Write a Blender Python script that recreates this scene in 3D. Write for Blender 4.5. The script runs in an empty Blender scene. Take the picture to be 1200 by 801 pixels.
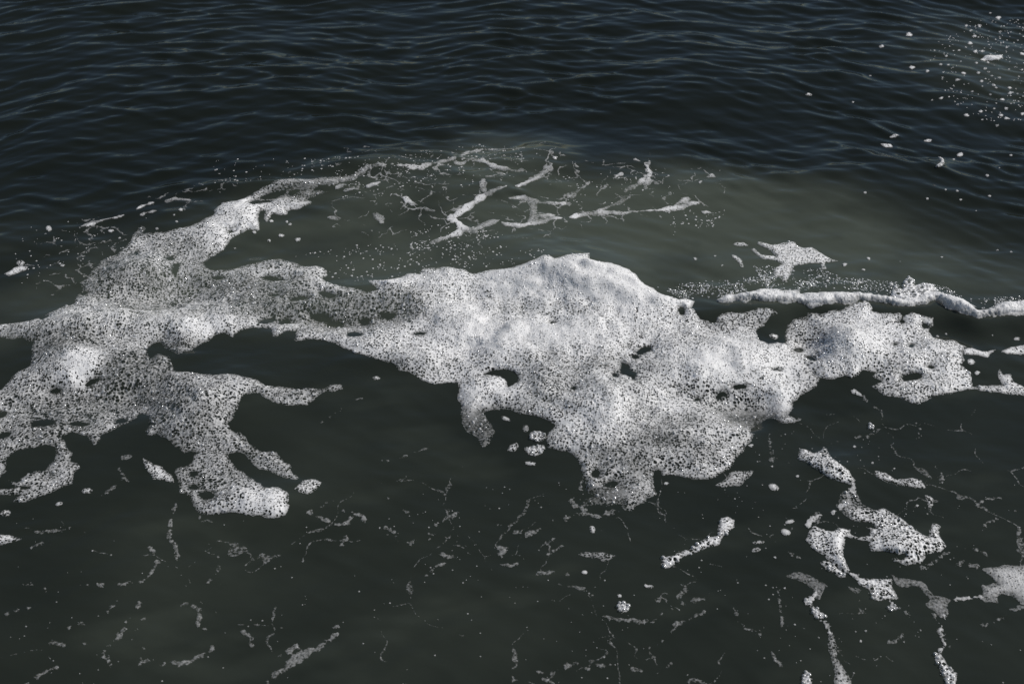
import bpy, math
import numpy as np

# ------------------------------------------------------------------ camera, sky, sun, exposure
SC = bpy.context.scene
COL = SC.collection
CAM_H, PITCH, LENS = 3.4, math.radians(38.0), 50.0
cam_data = bpy.data.cameras.new('camera')
cam_data.lens = LENS
cam_data.sensor_width = 36.0
cam_data.clip_end = 3000.0
cam_data.dof.use_dof = True
cam_data.dof.focus_distance = 5.3
cam_data.dof.aperture_fstop = 4.0
cam = bpy.data.objects.new('camera', cam_data)
COL.objects.link(cam)
cam.location = (0, 0, CAM_H)
cam.rotation_euler = (math.pi / 2 - PITCH, 0, 0)
SC.camera = cam

SUN_EL, SUN_AZ = math.radians(43), math.radians(74)      # azimuth from +Y towards +X
world = bpy.data.worlds.new('World')
SC.world = world
world.use_nodes = True
wn = world.node_tree.nodes
sky = wn.new('ShaderNodeTexSky')
sky.sky_type = 'NISHITA'
sky.sun_disc = False
sky.dust_density = 0.2
sky.ozone_density = 3.0
sky.sun_elevation = SUN_EL
sky.sun_rotation = SUN_AZ
bg = wn['Background']
bg.inputs['Strength'].default_value = 0.05
world.node_tree.links.new(sky.outputs[0], bg.inputs['Color'])

sun_data = bpy.data.lights.new('sun', 'SUN')
sun_data.energy = 4.6
sun_data.angle = math.radians(0.53)
sun_data.color = (1.0, 0.955, 0.90)
sun = bpy.data.objects.new('sun', sun_data)
COL.objects.link(sun)
sun.rotation_euler = (math.pi / 2 - SUN_EL, 0, math.pi - SUN_AZ)
sun.location = (6, 6, 8)
SC.view_settings.view_transform = 'Standard'
SC.view_settings.look = 'None'
SC.view_settings.exposure = 0.20
SC.view_settings.gamma = 1.0

# ------------------------------------------------------------------ noise helpers (numpy)
def hash2(ix, iy, seed):
    h = (ix.astype(np.int64) * 374761393 + iy.astype(np.int64) * 668265263 + seed * 1442695041) & 0xFFFFFFFF
    h = ((h ^ (h >> 13)) * 1274126177) & 0xFFFFFFFF
    h = ((h ^ (h >> 16)) * 2246822519) & 0xFFFFFFFF
    h = h ^ (h >> 15)
    return (h & 0xFFFFFF).astype(np.float64) / float(0x1000000)

def vnoise(x, y, scale, seed):
    x = x / scale; y = y / scale
    ix = np.floor(x); iy = np.floor(y)
    fx = x - ix; fy = y - iy
    fx = fx * fx * fx * (fx * (fx * 6 - 15) + 10); fy = fy * fy * fy * (fy * (fy * 6 - 15) + 10)
    a = hash2(ix, iy, seed); b = hash2(ix + 1, iy, seed)
    c = hash2(ix, iy + 1, seed); d = hash2(ix + 1, iy + 1, seed)
    return (a + (b - a) * fx) * (1 - fy) + (c + (d - c) * fx) * fy

def fbm(x, y, scale, seed, octv=3):
    s = 0; a = 1.0; t = 0
    for o in range(octv):
        s = s + a * vnoise(x + 17.3 * o, y - 9.1 * o, scale / 2 ** o, seed + o * 7)
        t += a; a *= 0.5
    return s / t * 2 - 1          # -1..1

def cells(x, y, size, seed):
    """nearest and second nearest distance to jittered points, plus a random number of the cell"""
    gx = np.floor(x / size); gy = np.floor(y / size)
    f1 = np.full(x.shape, 9.0); f2 = np.full(x.shape, 9.0); rid = np.zeros(x.shape)
    for oy in (-1, 0, 1):
        for ox in (-1, 0, 1):
            cx = gx + ox; cy = gy + oy
            px = (cx + 0.08 + 0.84 * hash2(cx, cy, seed)) * size
            py = (cy + 0.08 + 0.84 * hash2(cx, cy, seed + 91)) * size
            d = np.hypot(x - px, y - py)
            closer = d < f1
            f2 = np.where(closer, f1, np.minimum(f2, d))
            rid = np.where(closer, hash2(cx, cy, seed + 33), rid)
            f1 = np.where(closer, d, f1)
    return f1, f2, rid

def sstep(a, b, x):
    t = np.clip((x - a) / (b - a), 0, 1)
    return t * t * (3 - 2 * t)

def seg_dist(x, y, pts):
    """distance to a polyline and the running parameter (0..n-1) of the closest point"""
    best = np.full(x.shape, 1e9); par = np.zeros(x.shape); side = np.zeros(x.shape)
    for i in range(len(pts) - 1):
        ax, ay = pts[i]; bx, by = pts[i + 1]
        ex, ey = bx - ax, by - ay
        L = ex * ex + ey * ey + 1e-12
        t = np.clip(((x - ax) * ex + (y - ay) * ey) / L, 0, 1)
        d = np.hypot(x - ax - t * ex, y - ay - t * ey)
        m = d < best
        best = np.where(m, d, best); par = np.where(m, i + t, par)
        side = np.where(m, np.sign(ex * (y - ay) - ey * (x - ax)), side)
    return best, par, side

def poly_sdf(x, y, pts):
    """positive inside"""
    ins = np.zeros(x.shape, bool)
    n = len(pts)
    best = np.full(x.shape, 1e9)
    for i in range(n):
        ax, ay = pts[i]; bx, by = pts[(i + 1) % n]
        ex, ey = bx - ax, by - ay
        L = ex * ex + ey * ey + 1e-12
        t = np.clip(((x - ax) * ex + (y - ay) * ey) / L, 0, 1)
        best = np.minimum(best, (x - ax - t * ex) ** 2 + (y - ay - t * ey) ** 2)
        if ay != by:
            c = ((ay > y) != (by > y)) & (x < ex * (y - ay) / ey + ax)
            ins ^= c
    best = np.sqrt(best)
    return np.where(ins, best, -best)

# ------------------------------------------------------------------ pixel of the photograph -> point on the water
CP, SP = math.cos(PITCH), math.sin(PITCH)
def ray(px, py):
    dx = (px - 600.0) / 1200 * 36 / LENS
    dy = -(py - 400.5) / 1200 * 36 / LENS
    return dx, CP + SP * dy, -SP + CP * dy
def flat(p):
    dx, dy, dz = ray(*p)
    t = -CAM_H / dz
    return np.array([dx * t, dy * t])
def flats(ps):
    return [flat(p) for p in ps]

# ------------------------------------------------------------------ the height of the water
FRONT = flats([(200, 372), (330, 352), (450, 336), (560, 338), (640, 322), (720, 340), (795, 360), (850, 358), (930, 354),
               (1000, 357), (1060, 362), (1095, 356), (1140, 374), (1200, 368), (1320, 372), (1500, 385)])
FRONT_A = np.array([0, .008, .016, .03, .06, .065, .06, .07, .075, .075, .07, .075, .07, .065, .05, .03])
FRONT = np.array(FRONT)
FRX = np.linspace(FRONT[0, 0] - 1, FRONT[-1, 0] + 3, 600)
def smooth1(v, n=15):
    k = np.hanning(n); k /= k.sum()
    return np.convolve(np.pad(v, n // 2, mode='edge'), k, mode='valid')
FRY = smooth1(np.interp(FRX, FRONT[:, 0], FRONT[:, 1])) - 0.06
FRA = smooth1(np.interp(FRX, FRONT[:, 0], FRONT_A * 0.62), 31)
rng = np.random.default_rng(5)
RIP = []
for i in range(52):
    lam = 0.068 * (0.45 / 0.068) ** (rng.random() ** 1.35)
    th = rng.normal(0, 0.32)
    sl = 0.044 * rng.uniform(0.6, 1.3) * (0.55 if lam > 0.22 else 1.0)
    RIP.append((2 * math.pi / lam * math.cos(th), 2 * math.pi / lam * math.sin(th), sl * lam / (2 * math.pi), rng.random() * 6.28))
BUMPS = []      # (x, y, radius along x, radius along y, height): swells under and around the foam
def swell(px, py, rx, ry, a):
    c = flat((px, py))
    BUMPS.append((c[0], c[1], rx * 1.05, ry * 1.05, a * 1.05))
swell(650, 322, .34, .20, .050); swell(700, 420, .40, .22, .030); swell(860, 430, .20, .16, .040)
swell(992, 410, .10, .13, .046); swell(948, 400, .08, .09, -.045); swell(165, 322, .12, .10, .05); swell(95, 432, .15, .12, .030)
swell(255, 470, .22, .20, .040); swell(150, 470, .30, .10, -.025); swell(200, 345, .20, .14, -.050)
swell(260, 385, .30, .10, .014); swell(120, 380, .30, .08, .03); swell(380, 374, .22, .06, -.040)
swell(420, 340, .20, .07, .015); swell(560, 350, .14, .06, -.030); swell(500, 425, .24, .05, .025)
swell(540, 418, .10, .08, -.03); swell(885, 470, .16, .05, -.035); swell(922, 474, .07, .09, .016)
swell(870, 487, .10, .06, -.03); swell(630, 338, .20, .05, -.025); swell(310, 590, .16, .10, .03)
swell(730, 470, .25, .14, .03); swell(800, 520, .22, .14, .02); swell(1080, 420, .22, .10, .025)
swell(240, 262, .26, .16, .03); swell(300, 225, .3, .06, .03); swell(410, 205, .3, .06, .025)
swell(600, 240, .8, .35, .035); swell(620, 200, 1.0, .35, .04); swell(640, 195, .16, .18, .03)
swell(1060, 640, .08, .06, .02); swell(980, 548, .09, .07, .02)
swell(300, 110, .9, .5, .05); swell(900, 100, 1.1, .5, .05); swell(1100, 220, .9, .3, .04)

def ripple_gain(x, y):
    g = 0.24 + 0.76 * sstep(4.3, 6.4, y + 0.10 * np.abs(x) + 0.35 * sstep(0.6, 2.2, x))
    plume = np.exp(-((x - 0.9) / 1.7) ** 2 - ((y - 5.15) / 0.55) ** 2)
    g = g * (1 - 0.10 * plume)
    g = g * (0.80 + 0.60 * fbm(x, y, 0.42, 71, 3))
    far = np.maximum(np.maximum(np.abs(x) - 3.6, 0), np.maximum(y - 9.0, 0) + np.maximum(1.2 - y, 0))
    return np.maximum(g, 0.04) * np.exp(-(far / 1.5) ** 2)

def water_z(x, y):
    z = np.zeros(np.shape(x))
    # ripples whose crests lie in wide arcs about the breaking swell
    rx, ry = x - 0.1, y + 2.2
    r = np.hypot(rx, ry); v = np.arctan2(rx, ry) * 7.5
    wob = 0.10 * fbm(x, y, 0.7, 15, 2)
    s = 0
    for ku, kv, a, ph in RIP:
        p = np.sin(ku * (r + wob) + kv * v + ph)
        s = s + a * (np.exp(1.2 * p) - 1.39) * 0.75
    z = z + s * ripple_gain(x, y)
    for cx, cy, sx, sy, a in BUMPS:
        z = z + a * np.exp(-((x - cx) / sx) ** 2 - ((y - cy) / sy) ** 2)
    z = z + 0.022 * fbm(x, y, 0.8, 3, 2) * np.exp(-np.maximum(np.hypot(x, y - 5) - 5, 0) / 4)
    f = np.interp(x, FRX, FRY); A = np.interp(x, FRX, FRA)
    dd = (y - f) * 0.93
    z = z + np.where(dd > 0, A * np.exp(-dd / 0.40), A * np.exp(-(dd / 0.07) ** 2))
    return z

def P(ps):
    """pixels -> points on the wavy water (a few fixed-point steps)"""
    ps = np.array(ps, float)
    dx, dy, dz = ray(ps[:, 0], ps[:, 1])
    z = np.zeros(len(ps))
    for _ in range(8):
        t = (z - CAM_H) / dz
        z = 0.5 * z + 0.5 * (water_z(dx * t, dy * t) + 0.006)
    return np.stack([dx * t, dy * t], 1)

# ------------------------------------------------------------------ materials
def new_mat(name):
    m = bpy.data.materials.new(name)
    m.use_nodes = True
    nt = m.node_tree
    for n in list(nt.nodes):
        nt.nodes.remove(n)
    return m, nt, nt.nodes.new('ShaderNodeOutputMaterial')

def water_material():
    m, nt, out = new_mat('murky_sea_water')
    N, L = nt.nodes.new, nt.links.new
    b = N('ShaderNodeBsdfPrincipled')
    b.inputs['Roughness'].default_value = 0.05
    b.inputs['IOR'].default_value = 1.333
    b.inputs['Specular IOR Level'].default_value = 0.38
    at = N('ShaderNodeAttribute'); at.attribute_name = 'silt'
    geo = N('ShaderNodeNewGeometry')
    n1 = N('ShaderNodeTexNoise'); n1.inputs['Scale'].default_value = 2.2; n1.inputs['Detail'].default_value = 5
    L(geo.outputs['Position'], n1.inputs['Vector'])
    mix = N('ShaderNodeMix'); mix.data_type = 'RGBA'
    mix.inputs['A'].default_value = (0.0074, 0.0094, 0.0072, 1)
    mix.inputs['B'].default_value = (0.047, 0.055, 0.043, 1)
    mp = N('ShaderNodeMapRange'); mp.inputs['From Min'].default_value = 0.3; mp.inputs['From Max'].default_value = 0.7
    mp.inputs['To Min'].default_value = 0.72; mp.inputs['To Max'].default_value = 1.25
    L(n1.outputs['Fac'], mp.inputs['Value'])
    mu = N('ShaderNodeMath'); mu.operation = 'MULTIPLY'; mu.use_clamp = True
    L(at.outputs['Fac'], mu.inputs[0]); L(mp.outputs['Result'], mu.inputs[1])
    L(mu.outputs[0], mix.inputs['Factor'])
    L(mix.outputs['Result'], b.inputs['Base Color'])
    n2 = N('ShaderNodeTexNoise'); n2.inputs['Scale'].default_value = 9; n2.inputs['Detail'].default_value = 4
    mpp = N('ShaderNodeMapping'); mpp.inputs['Scale'].default_value = (0.6, 1.6, 1)
    L(geo.outputs['Position'], mpp.inputs['Vector']); L(mpp.outputs[0], n2.inputs['Vector'])
    bp = N('ShaderNodeBump'); bp.inputs['Strength'].default_value = 0.22; bp.inputs['Distance'].default_value = 0.012
    L(n2.outputs['Fac'], bp.inputs['Height']); L(bp.outputs[0], b.inputs['Normal'])
    L(b.outputs[0], out.inputs['Surface'])
    return m

def foam_material():
    m, nt, out = new_mat('sea_foam')
    N, L = nt.nodes.new, nt.links.new
    geo = N('ShaderNodeNewGeometry')
    at = N('ShaderNodeAttribute'); at.attribute_name = 'cover'
    n1 = N('ShaderNodeTexNoise'); n1.inputs['Scale'].default_value = 260; n1.inputs['Detail'].default_value = 3
    L(geo.outputs['Position'], n1.inputs['Vector'])
    rp = N('ShaderNodeMix'); rp.data_type = 'RGBA'
    rp.inputs['A'].default_value = (0.70, 0.71, 0.72, 1); rp.inputs['B'].default_value = (0.92, 0.92, 0.92, 1)
    L(n1.outputs['Fac'], rp.inputs['Factor'])
    bp = N('ShaderNodeBump'); bp.inputs['Strength'].default_value = 0.5; bp.inputs['Distance'].default_value = 0.003
    L(n1.outputs['Fac'], bp.inputs['Height'])
    b = N('ShaderNodeBsdfPrincipled')
    b.inputs['Roughness'].default_value = 0.45
    b.inputs['Specular IOR Level'].default_value = 0.35
    L(rp.outputs['Result'], b.inputs['Base Color']); L(bp.outputs[0], b.inputs['Normal'])
    tl = N('ShaderNodeBsdfTranslucent'); L(rp.outputs['Result'], tl.inputs['Color'])
    m1 = N('ShaderNodeMixShader'); m1.inputs[0].default_value = 0.30
    L(b.outputs[0], m1.inputs[1]); L(tl.outputs[0], m1.inputs[2])
    tr = N('ShaderNodeBsdfTransparent')
    # thin film: coverage broken up by fine grain
    n2 = N('ShaderNodeTexNoise'); n2.inputs['Scale'].default_value = 120; n2.inputs['Detail'].default_value = 4
    L(geo.outputs['Position'], n2.inputs['Vector'])
    mr = N('ShaderNodeMapRange'); mr.inputs['From Min'].default_value = 0.3; mr.inputs['From Max'].default_value = 0.7
    mr.inputs['To Min'].default_value = -0.2; mr.inputs['To Max'].default_value = 0.2
    L(n2.outputs['Fac'], mr.inputs['Value'])
    # grain counts only where the film is thin: cover + grain * (1 - cover)
    inv = N('ShaderNodeMath'); inv.operation = 'SUBTRACT'; inv.inputs[0].default_value = 1.0; L(at.outputs['Fac'], inv.inputs[1])
    gm = N('ShaderNodeMath'); gm.operation = 'MULTIPLY'; L(mr.outputs['Result'], gm.inputs[0]); L(inv.outputs[0], gm.inputs[1])
    ad = N('ShaderNodeMath'); ad.operation = 'ADD'; ad.use_clamp = True; L(at.outputs['Fac'], ad.inputs[0]); L(gm.outputs[0], ad.inputs[1])
    m2 = N('ShaderNodeMixShader'); L(ad.outputs[0], m2.inputs[0]); L(tr.outputs[0], m2.inputs[1]); L(m1.outputs[0], m2.inputs[2])
    L(m2.outputs[0], out.inputs['Surface'])
    return m

def bubble_material():
    m, nt, out = new_mat('bubble_skin')
    N, L = nt.nodes.new, nt.links.new
    tr = N('ShaderNodeBsdfTransparent')
    df = N('ShaderNodeBsdfDiffuse'); df.inputs['Color'].default_value = (0.8, 0.81, 0.82, 1)
    gl = N('ShaderNodeBsdfGlossy'); gl.inputs['Roughness'].default_value = 0.12
    lw = N('ShaderNodeLayerWeight'); lw.inputs['Blend'].default_value = 0.35
    m0 = N('ShaderNodeMixShader'); m0.inputs[0].default_value = 0.25; L(df.outputs[0], m0.inputs[1]); L(gl.outputs[0], m0.inputs[2])
    mr = N('ShaderNodeMapRange'); mr.inputs['To Min'].default_value = 0.18; mr.inputs['To Max'].default_value = 0.95
    L(lw.outputs['Facing'], mr.inputs['Value'])
    m1 = N('ShaderNodeMixShader'); L(mr.outputs['Result'], m1.inputs[0]); L(tr.outputs[0], m1.inputs[1]); L(m0.outputs[0], m1.inputs[2])
    L(m1.outputs[0], out.inputs['Surface'])
    return m

MAT_WATER, MAT_FOAM, MAT_BUBBLE = water_material(), foam_material(), bubble_material()

# ------------------------------------------------------------------ mesh helpers
def make_mesh(name, verts, tris, quads, mat, attr=None, smooth=True):
    me = bpy.data.meshes.new(name)
    nt_, nq = len(tris), len(quads)
    me.vertices.add(len(verts)); me.vertices.foreach_set('co', np.asarray(verts, np.float32).ravel())
    loops = np.concatenate([np.asarray(tris, np.int32).ravel(), np.asarray(quads, np.int32).ravel()]).astype(np.int32)
    me.loops.add(len(loops)); me.loops.foreach_set('vertex_index', loops)
    starts = np.concatenate([np.arange(nt_) * 3, nt_ * 3 + np.arange(nq) * 4]).astype(np.int32)
    me.polygons.add(nt_ + nq); me.polygons.foreach_set('loop_start', starts)
    if smooth:
        me.polygons.foreach_set('use_smooth', np.ones(nt_ + nq, bool))
    if attr is not None:
        a = me.attributes.new(attr[0], 'FLOAT', 'POINT'); a.data.foreach_set('value', np.asarray(attr[1], np.float32))
    me.materials.append(mat)
    me.update(calc_edges=True)
    return me

def link(name, me, label=None, cat=None, group=None, kind=None, parent=None):
    o = bpy.data.objects.new(name, me)
    COL.objects.link(o)
    if label: o['label'] = label
    if cat: o['category'] = cat
    if group: o['group'] = group
    if kind: o['kind'] = kind
    if parent: o.parent = parent
    return o

# ------------------------------------------------------------------ the water
def axis(lo, hi, step, out_lo, out_hi):
    core = np.arange(lo, hi + step / 2, step)
    def grow(lim):
        v, s, r = 0.0, step, []
        while v < lim:
            s *= 1.16; v += s; r.append(v)
        return np.array(r)
    return np.concatenate([lo - grow(out_lo)[::-1], core, hi + grow(out_hi)])
xs, ys = axis(-3.6, 3.6, 0.0125, 900, 900), axis(1.6, 9.0, 0.0115, 400, 1500)
GX, GY = np.meshgrid(xs, ys)
WZ = water_z(GX, GY)
# silt and fine air stirred up where the swell breaks
EDGE = [(-200, 420), (0, 345), (100, 290), (220, 238), (330, 200), (440, 178), (560, 160), (640, 172), (690, 196), (760, 186), (880, 205), (1000, 222),
        (1080, 262), (1200, 300), (1500, 330), (1500, 372), (1200, 378), (1000, 370), (700, 380), (350, 400), (100, 400), (-200, 440)]
sd = poly_sdf(GX, GY, flats(EDGE))
sd = sd + 0.10 * fbm(GX, GY, 0.5, 44, 3)
silt = 0.85 * sstep(-0.10, 0.35, sd)
silt *= (0.62 + 0.5 * sstep(-1.6, 0.8, GX)) * (1 - 0.65 * sstep(0.9, 2.4, GX)) * (1 + 0.62 * fbm(GX + 0.2 * fbm(GX, GY, .4, 67, 2), GY * 1.9, 0.34, 66, 4))
cpl = flat((890, 265)); silt += 0.32 * np.exp(-((GX - cpl[0]) / 0.8) ** 2 - ((GY - cpl[1]) / 0.28) ** 2)
ctr = flat((1165, 80)); silt += 0.5 * np.exp(-((GX - ctr[0]) / 0.35) ** 2 - ((GY - ctr[1]) / 0.45) ** 2)
silt += (0.14 * sstep(-0.1, 0.8, fbm(GX, GY, 0.9, 61, 3)) + 0.16 * sstep(0.15, 0.75, fbm(GX * 0.8 + GY * 0.9, GY * 2.2 - GX * 0.7, 0.45, 62, 4))) * sstep(5.4, 4.8, GY)
silt += 0.012 + 0.145 * sstep(5.9, 4.7, GY + 0.12 * np.abs(GX))
ny, nx = GX.shape
idx = np.arange(ny * nx).reshape(ny, nx)
quads = np.stack([idx[:-1, :-1], idx[:-1, 1:], idx[1:, 1:], idx[1:, :-1]], -1).reshape(-1, 4)
me = make_mesh('water', np.stack([GX, GY, WZ], -1).reshape(-1, 3), np.zeros((0, 3)), quads, MAT_WATER, ('silt', np.clip(silt, 0, 1.6).ravel()))
link('water', me, 'dark murky green sea water with rippled surface', 'water', kind='structure')

# ------------------------------------------------------------------ foam
H0 = 0.0021

def ellipse(px, py, rx, ry, rot=0.0, n=14):
    a = np.arange(n) * 2 * math.pi / n
    c, s = math.cos(math.radians(rot)), math.sin(math.radians(rot))
    return [(px + rx * math.cos(t) * c - ry * math.sin(t) * s, py + rx * math.cos(t) * s + ry * math.sin(t) * c) for t in a]

def upsample(f, k):
    """bilinear, f at every k-th lattice point"""
    def ax0(g):
        n = g.shape[0]
        t = np.arange((n - 1) * k + 1) / k
        i = np.minimum(t.astype(int), n - 2); w = (t - i)[:, None]
        return g[i] * (1 - w) + g[i + 1] * w
    return ax0(ax0(f).T).T

def foam_fields(polys, holes=(), lines=(), h=H0, pad=0.03, rough=1.0):
    """lattice and signed distance (positive inside) of an outline given in pixels of the photograph"""
    wp = [P(p) for p in polys]; wh = [P(p) for p in holes]; wl = [(P([(q[0], q[1]) for q in l]), [q[2] for q in l]) for l in lines]
    allp = np.concatenate(wp + [l[0] for l in wl])
    k = 3
    lo = np.floor((allp.min(0) - pad) / h).astype(int); n = np.ceil((allp.max(0) + pad) / h).astype(int) - lo
    n = (n // k + 1) * k
    cx = (lo[0] + np.arange(n[0] // k + 1) * k) * h; cy = (lo[1] + np.arange(n[1] // k + 1) * k) * h
    CX, CY = np.meshgrid(cx, cy)
    d = np.full(CX.shape, -1e3)
    for p in wp: d = np.maximum(d, poly_sdf(CX, CY, p))
    for p, wid in wl:
        dd, par, _ = seg_dist(CX, CY, p)
        d = np.maximum(d, np.interp(par, np.arange(len(wid)), np.array(wid) * 0.0040) - dd)
    dh = np.full(CX.shape, -1e3)
    for p in wh: dh = np.maximum(dh, poly_sdf(CX, CY, p))
    d = np.minimum(d, -dh)
    d = upsample(d, k)
    x = (lo[0] + np.arange(n[0] + 1)) * h; y = (lo[1] + np.arange(n[1] + 1)) * h
    X, Y = np.meshgrid(x, y)
    d = d + rough * (0.008 * fbm(X, Y, 0.05, 8, 2) + 0.0035 * fbm(X, Y, 0.012, 9, 2))
    return X, Y, d

def soft(X, Y, spots):
    """sum of soft round fields given as (pixel x, pixel y, radius x, radius y in metres, amount)"""
    s = np.zeros(X.shape)
    for px, py, rx, ry, a in spots:
        c = P([(px, py)])[0]
        s += a * np.exp(-((X - c[0]) / rx) ** 2 - ((Y - c[1]) / ry) ** 2)
    return s

def foam_surface(X, Y, d, **kw):
    sel = d > -0.006
    for key in ('density', 'filmf', 'extra'):
        if isinstance(kw.get(key), np.ndarray): kw[key] = kw[key][sel]
    a, b, c = foam_points(X[sel], Y[sel], d[sel], **kw)
    z = np.zeros(X.shape); keep = np.zeros(X.shape, bool); cov = np.zeros(X.shape)
    z[sel] = a; keep[sel] = b; cov[sel] = c
    return z, keep, cov

def foam_points(X, Y, d, thick=0.016, edge=0.018, lace=0.55, film=0.0, lump=0.5, cell=0.0088, cover=1.0, density=None, filmf=None, extra=None, roll=False, h=H0, macro=0.0, thin=1.0, frayed=0.0):
    """height, what is solid, and how densely the skin covers, at the given points"""
    wx = X + 0.003 * fbm(X, Y, 0.02, 21, 2); wy = Y + 0.003 * fbm(X, Y, 0.02, 22, 2)
    dens = fbm(X, Y, 0.24, 31, 3) * 1.0 + fbm(X, Y, 0.05, 37, 2) * 0.3
    if density is not None: dens = dens + density
    fm = np.full(X.shape, float(film))
    if filmf is not None: fm = np.clip(fm + filmf, 0, 1)
    a1, a2, ra = cells(wx, wy, cell, 101)
    b1, b2, rb = cells(wx, wy, cell * 0.72, 202)
    c1, c2, rc = cells(wx, wy, cell * 1.5, 303)
    pick = fbm(X, Y, 0.05, 55, 2) - 0.22 * dens
    big = pick > 0.50; small = pick < -0.10
    f1 = np.where(big, c1, np.where(small, b1, a1)); f2 = np.where(big, c2, np.where(small, b2, a2))
    rr = np.where(big, rc, np.where(small, rb, ra)); sz = np.where(big, cell * 1.5, np.where(small, cell * 0.72, cell))
    open_ = np.clip(lace - 0.30 * dens + frayed * np.exp(-np.maximum(d, 0) / 0.03), 0.02, 0.95)
    rad = sz * (0.20 + 0.34 * rr) * (0.42 + 0.95 * open_)
    w = np.minimum(rad - f1, 0.5 * (f2 - f1 - sz * (0.20 - 0.10 * open_)))      # > 0 inside an open bubble
    w = np.where(rr > 0.80 - 1.05 * open_, w, -1.0)
    w = np.where(fm < 0.45, w, -1.0)
    if roll: w = w * 0 - 1.0
    hole = (w > 0.0006) & (rr > 0.57)       # burst bubbles; the others keep a thin skin
    skin = sstep(0.0, 0.0010, w) * 0.55
    wall = 1 - np.clip((f2 - f1) / (0.55 * sz), 0, 1)
    prof = 1 - np.exp(-np.maximum(d, 0) / edge)
    lumps = 1 + lump * fbm(X, Y, 0.13, 77, 3) + 0.25 * np.clip(dens, -1, 1.5)
    T = thick * prof * np.maximum(lumps, 0.25) * (1 - 0.8 * fm)
    if macro: T = T + macro * prof * (1 - fm) * (0.024 * (fbm(X, Y, 0.30, 401, 2) + 0.45) + 0.014 * fbm(X, Y, 0.115, 402, 2) + 0.0065 * fbm(X, Y, 0.045, 403, 2))
    if extra is not None: T = T + extra * prof
    relief = (0.26 * sz * (wall - 0.4) + 0.12 * sz * (rr - 0.5)) * prof * (1 - 0.9 * fm)
    wz = water_z(X, Y)
    z = np.maximum(wz + 0.0022 + T + np.where(d > 0, relief * min(1.0, thick / 0.005), 0), wz + 0.0016)
    cov = cover * (1 - 0.85 * fm) * (1 - fm * 0.5 * (1 - fbm(X, Y, 0.05, 150, 3))) * (0.30 + 0.70 * sstep(-0.002, 0.010 + 0.09 * fm + 0.05 * frayed, d))
    cov = cov * (1 - 0.45 * sstep(-0.0022, 0.0006, w)) * (1 - skin) * (0.86 + 0.14 * np.clip(wall * 1.6, 0, 1))
    cov = cov * np.clip(thin + (1 - thin) * (0.5 + 0.75 * dens), thin * 0.8, 1)
    return z, (d > 0) & ~hole, cov

def foam_mesh(name, X, Y, z, keep, cov, face_mask=None):
    k = keep
    q = np.stack([k[:-1, :-1], k[:-1, 1:], k[1:, 1:], k[1:, :-1]], -1)
    cnt = q.sum(-1)
    if face_mask is not None: cnt = np.where(face_mask, cnt, 0)
    ny, nx = X.shape
    idx = np.arange(ny * nx).reshape(ny, nx)
    c = np.stack([idx[:-1, :-1], idx[:-1, 1:], idx[1:, 1:], idx[1:, :-1]], -1)
    quads = c[cnt == 4]
    t3 = c[cnt == 3]; k3 = q[cnt == 3]
    miss = np.argmin(k3, -1) if len(k3) else np.zeros(0, int)
    if len(t3):
        r = np.arange(len(t3))
        tris = np.stack([t3[r, (miss + 1) % 4], t3[r, (miss + 2) % 4], t3[r, (miss + 3) % 4]], -1)
    else:
        tris = np.zeros((0, 3), int)
    used = np.zeros(ny * nx, bool); used[quads.ravel()] = True; used[tris.ravel()] = True
    if not used.any(): return None
    remap = np.cumsum(used) - 1
    V = np.stack([X, Y, z], -1).reshape(-1, 3)[used]
    return make_mesh(name, V, remap[tris], remap[quads], MAT_FOAM, ('cover', np.clip(cov, 0, 1).ravel()[used]))

DOME = {}
def domes(name, pts, rad, mat, zoff=0.0, squash=0.6, seg=7, attr=1.0):
    """many little bubble domes as one mesh; pts in metres"""
    pts = np.asarray(pts); rad = np.asarray(rad); n = len(pts)
    if n == 0: return None
    base = water_z(pts[:, 0], pts[:, 1]) + zoff
    a = np.arange(seg) * 2 * math.pi / seg
    ring = [(1.0, 0.0), (0.78, 0.62)]
    V = []
    for rr, zz in ring:
        V.append(np.stack([np.cos(a) * rr, np.sin(a) * rr, np.full(seg, zz * squash)], -1))
    V.append(np.array([[0, 0, squash]]))
    V = np.concatenate(V)
    allv = V[None] * rad[:, None, None]
    allv[..., 0] += pts[:, 0:1]; allv[..., 1] += pts[:, 1:2]; allv[..., 2] += base[:, None] + 0.0015
    j = np.arange(seg); j2 = (j + 1) % seg
    qd = np.stack([j, j2, seg + j2, seg + j], -1)
    td = np.stack([seg + j, seg + j2, np.full(seg, 2 * seg)], -1)
    off = (np.arange(n) * len(V))[:, None, None]
    return make_mesh(name, allv.reshape(-1, 3), (td[None] + off).reshape(-1, 3), (qd[None] + off).reshape(-1, 4), mat, ('cover', np.full(n * len(V), attr)))

def foam_thing(name, label, cat, polys=(), holes=(), lines=(), group=None, kind=None, h=H0, rough=1.0, cut=None, parent=None, breakup=None, **kw):
    X, Y, d = foam_fields(polys, holes, lines, h=h, rough=rough)
    if breakup: d = d + breakup[0] * (fbm(X, Y, breakup[1], 123, 3) - breakup[2])
    if kw.get('film', 0) > .2: d = d + 0.022 * fbm(X, Y, 0.07, 140, 4) - 0.004
    for key in ('density', 'filmf', 'extra'):
        if callable(kw.get(key)): kw[key] = kw[key](X, Y)
    z, keep, cov = foam_surface(X, Y, d, h=h, **kw)
    me = foam_mesh(name, X, Y, z, keep, cov)
    if me is None: return None
    return link(name, me, label, cat, group, kind, parent)

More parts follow.
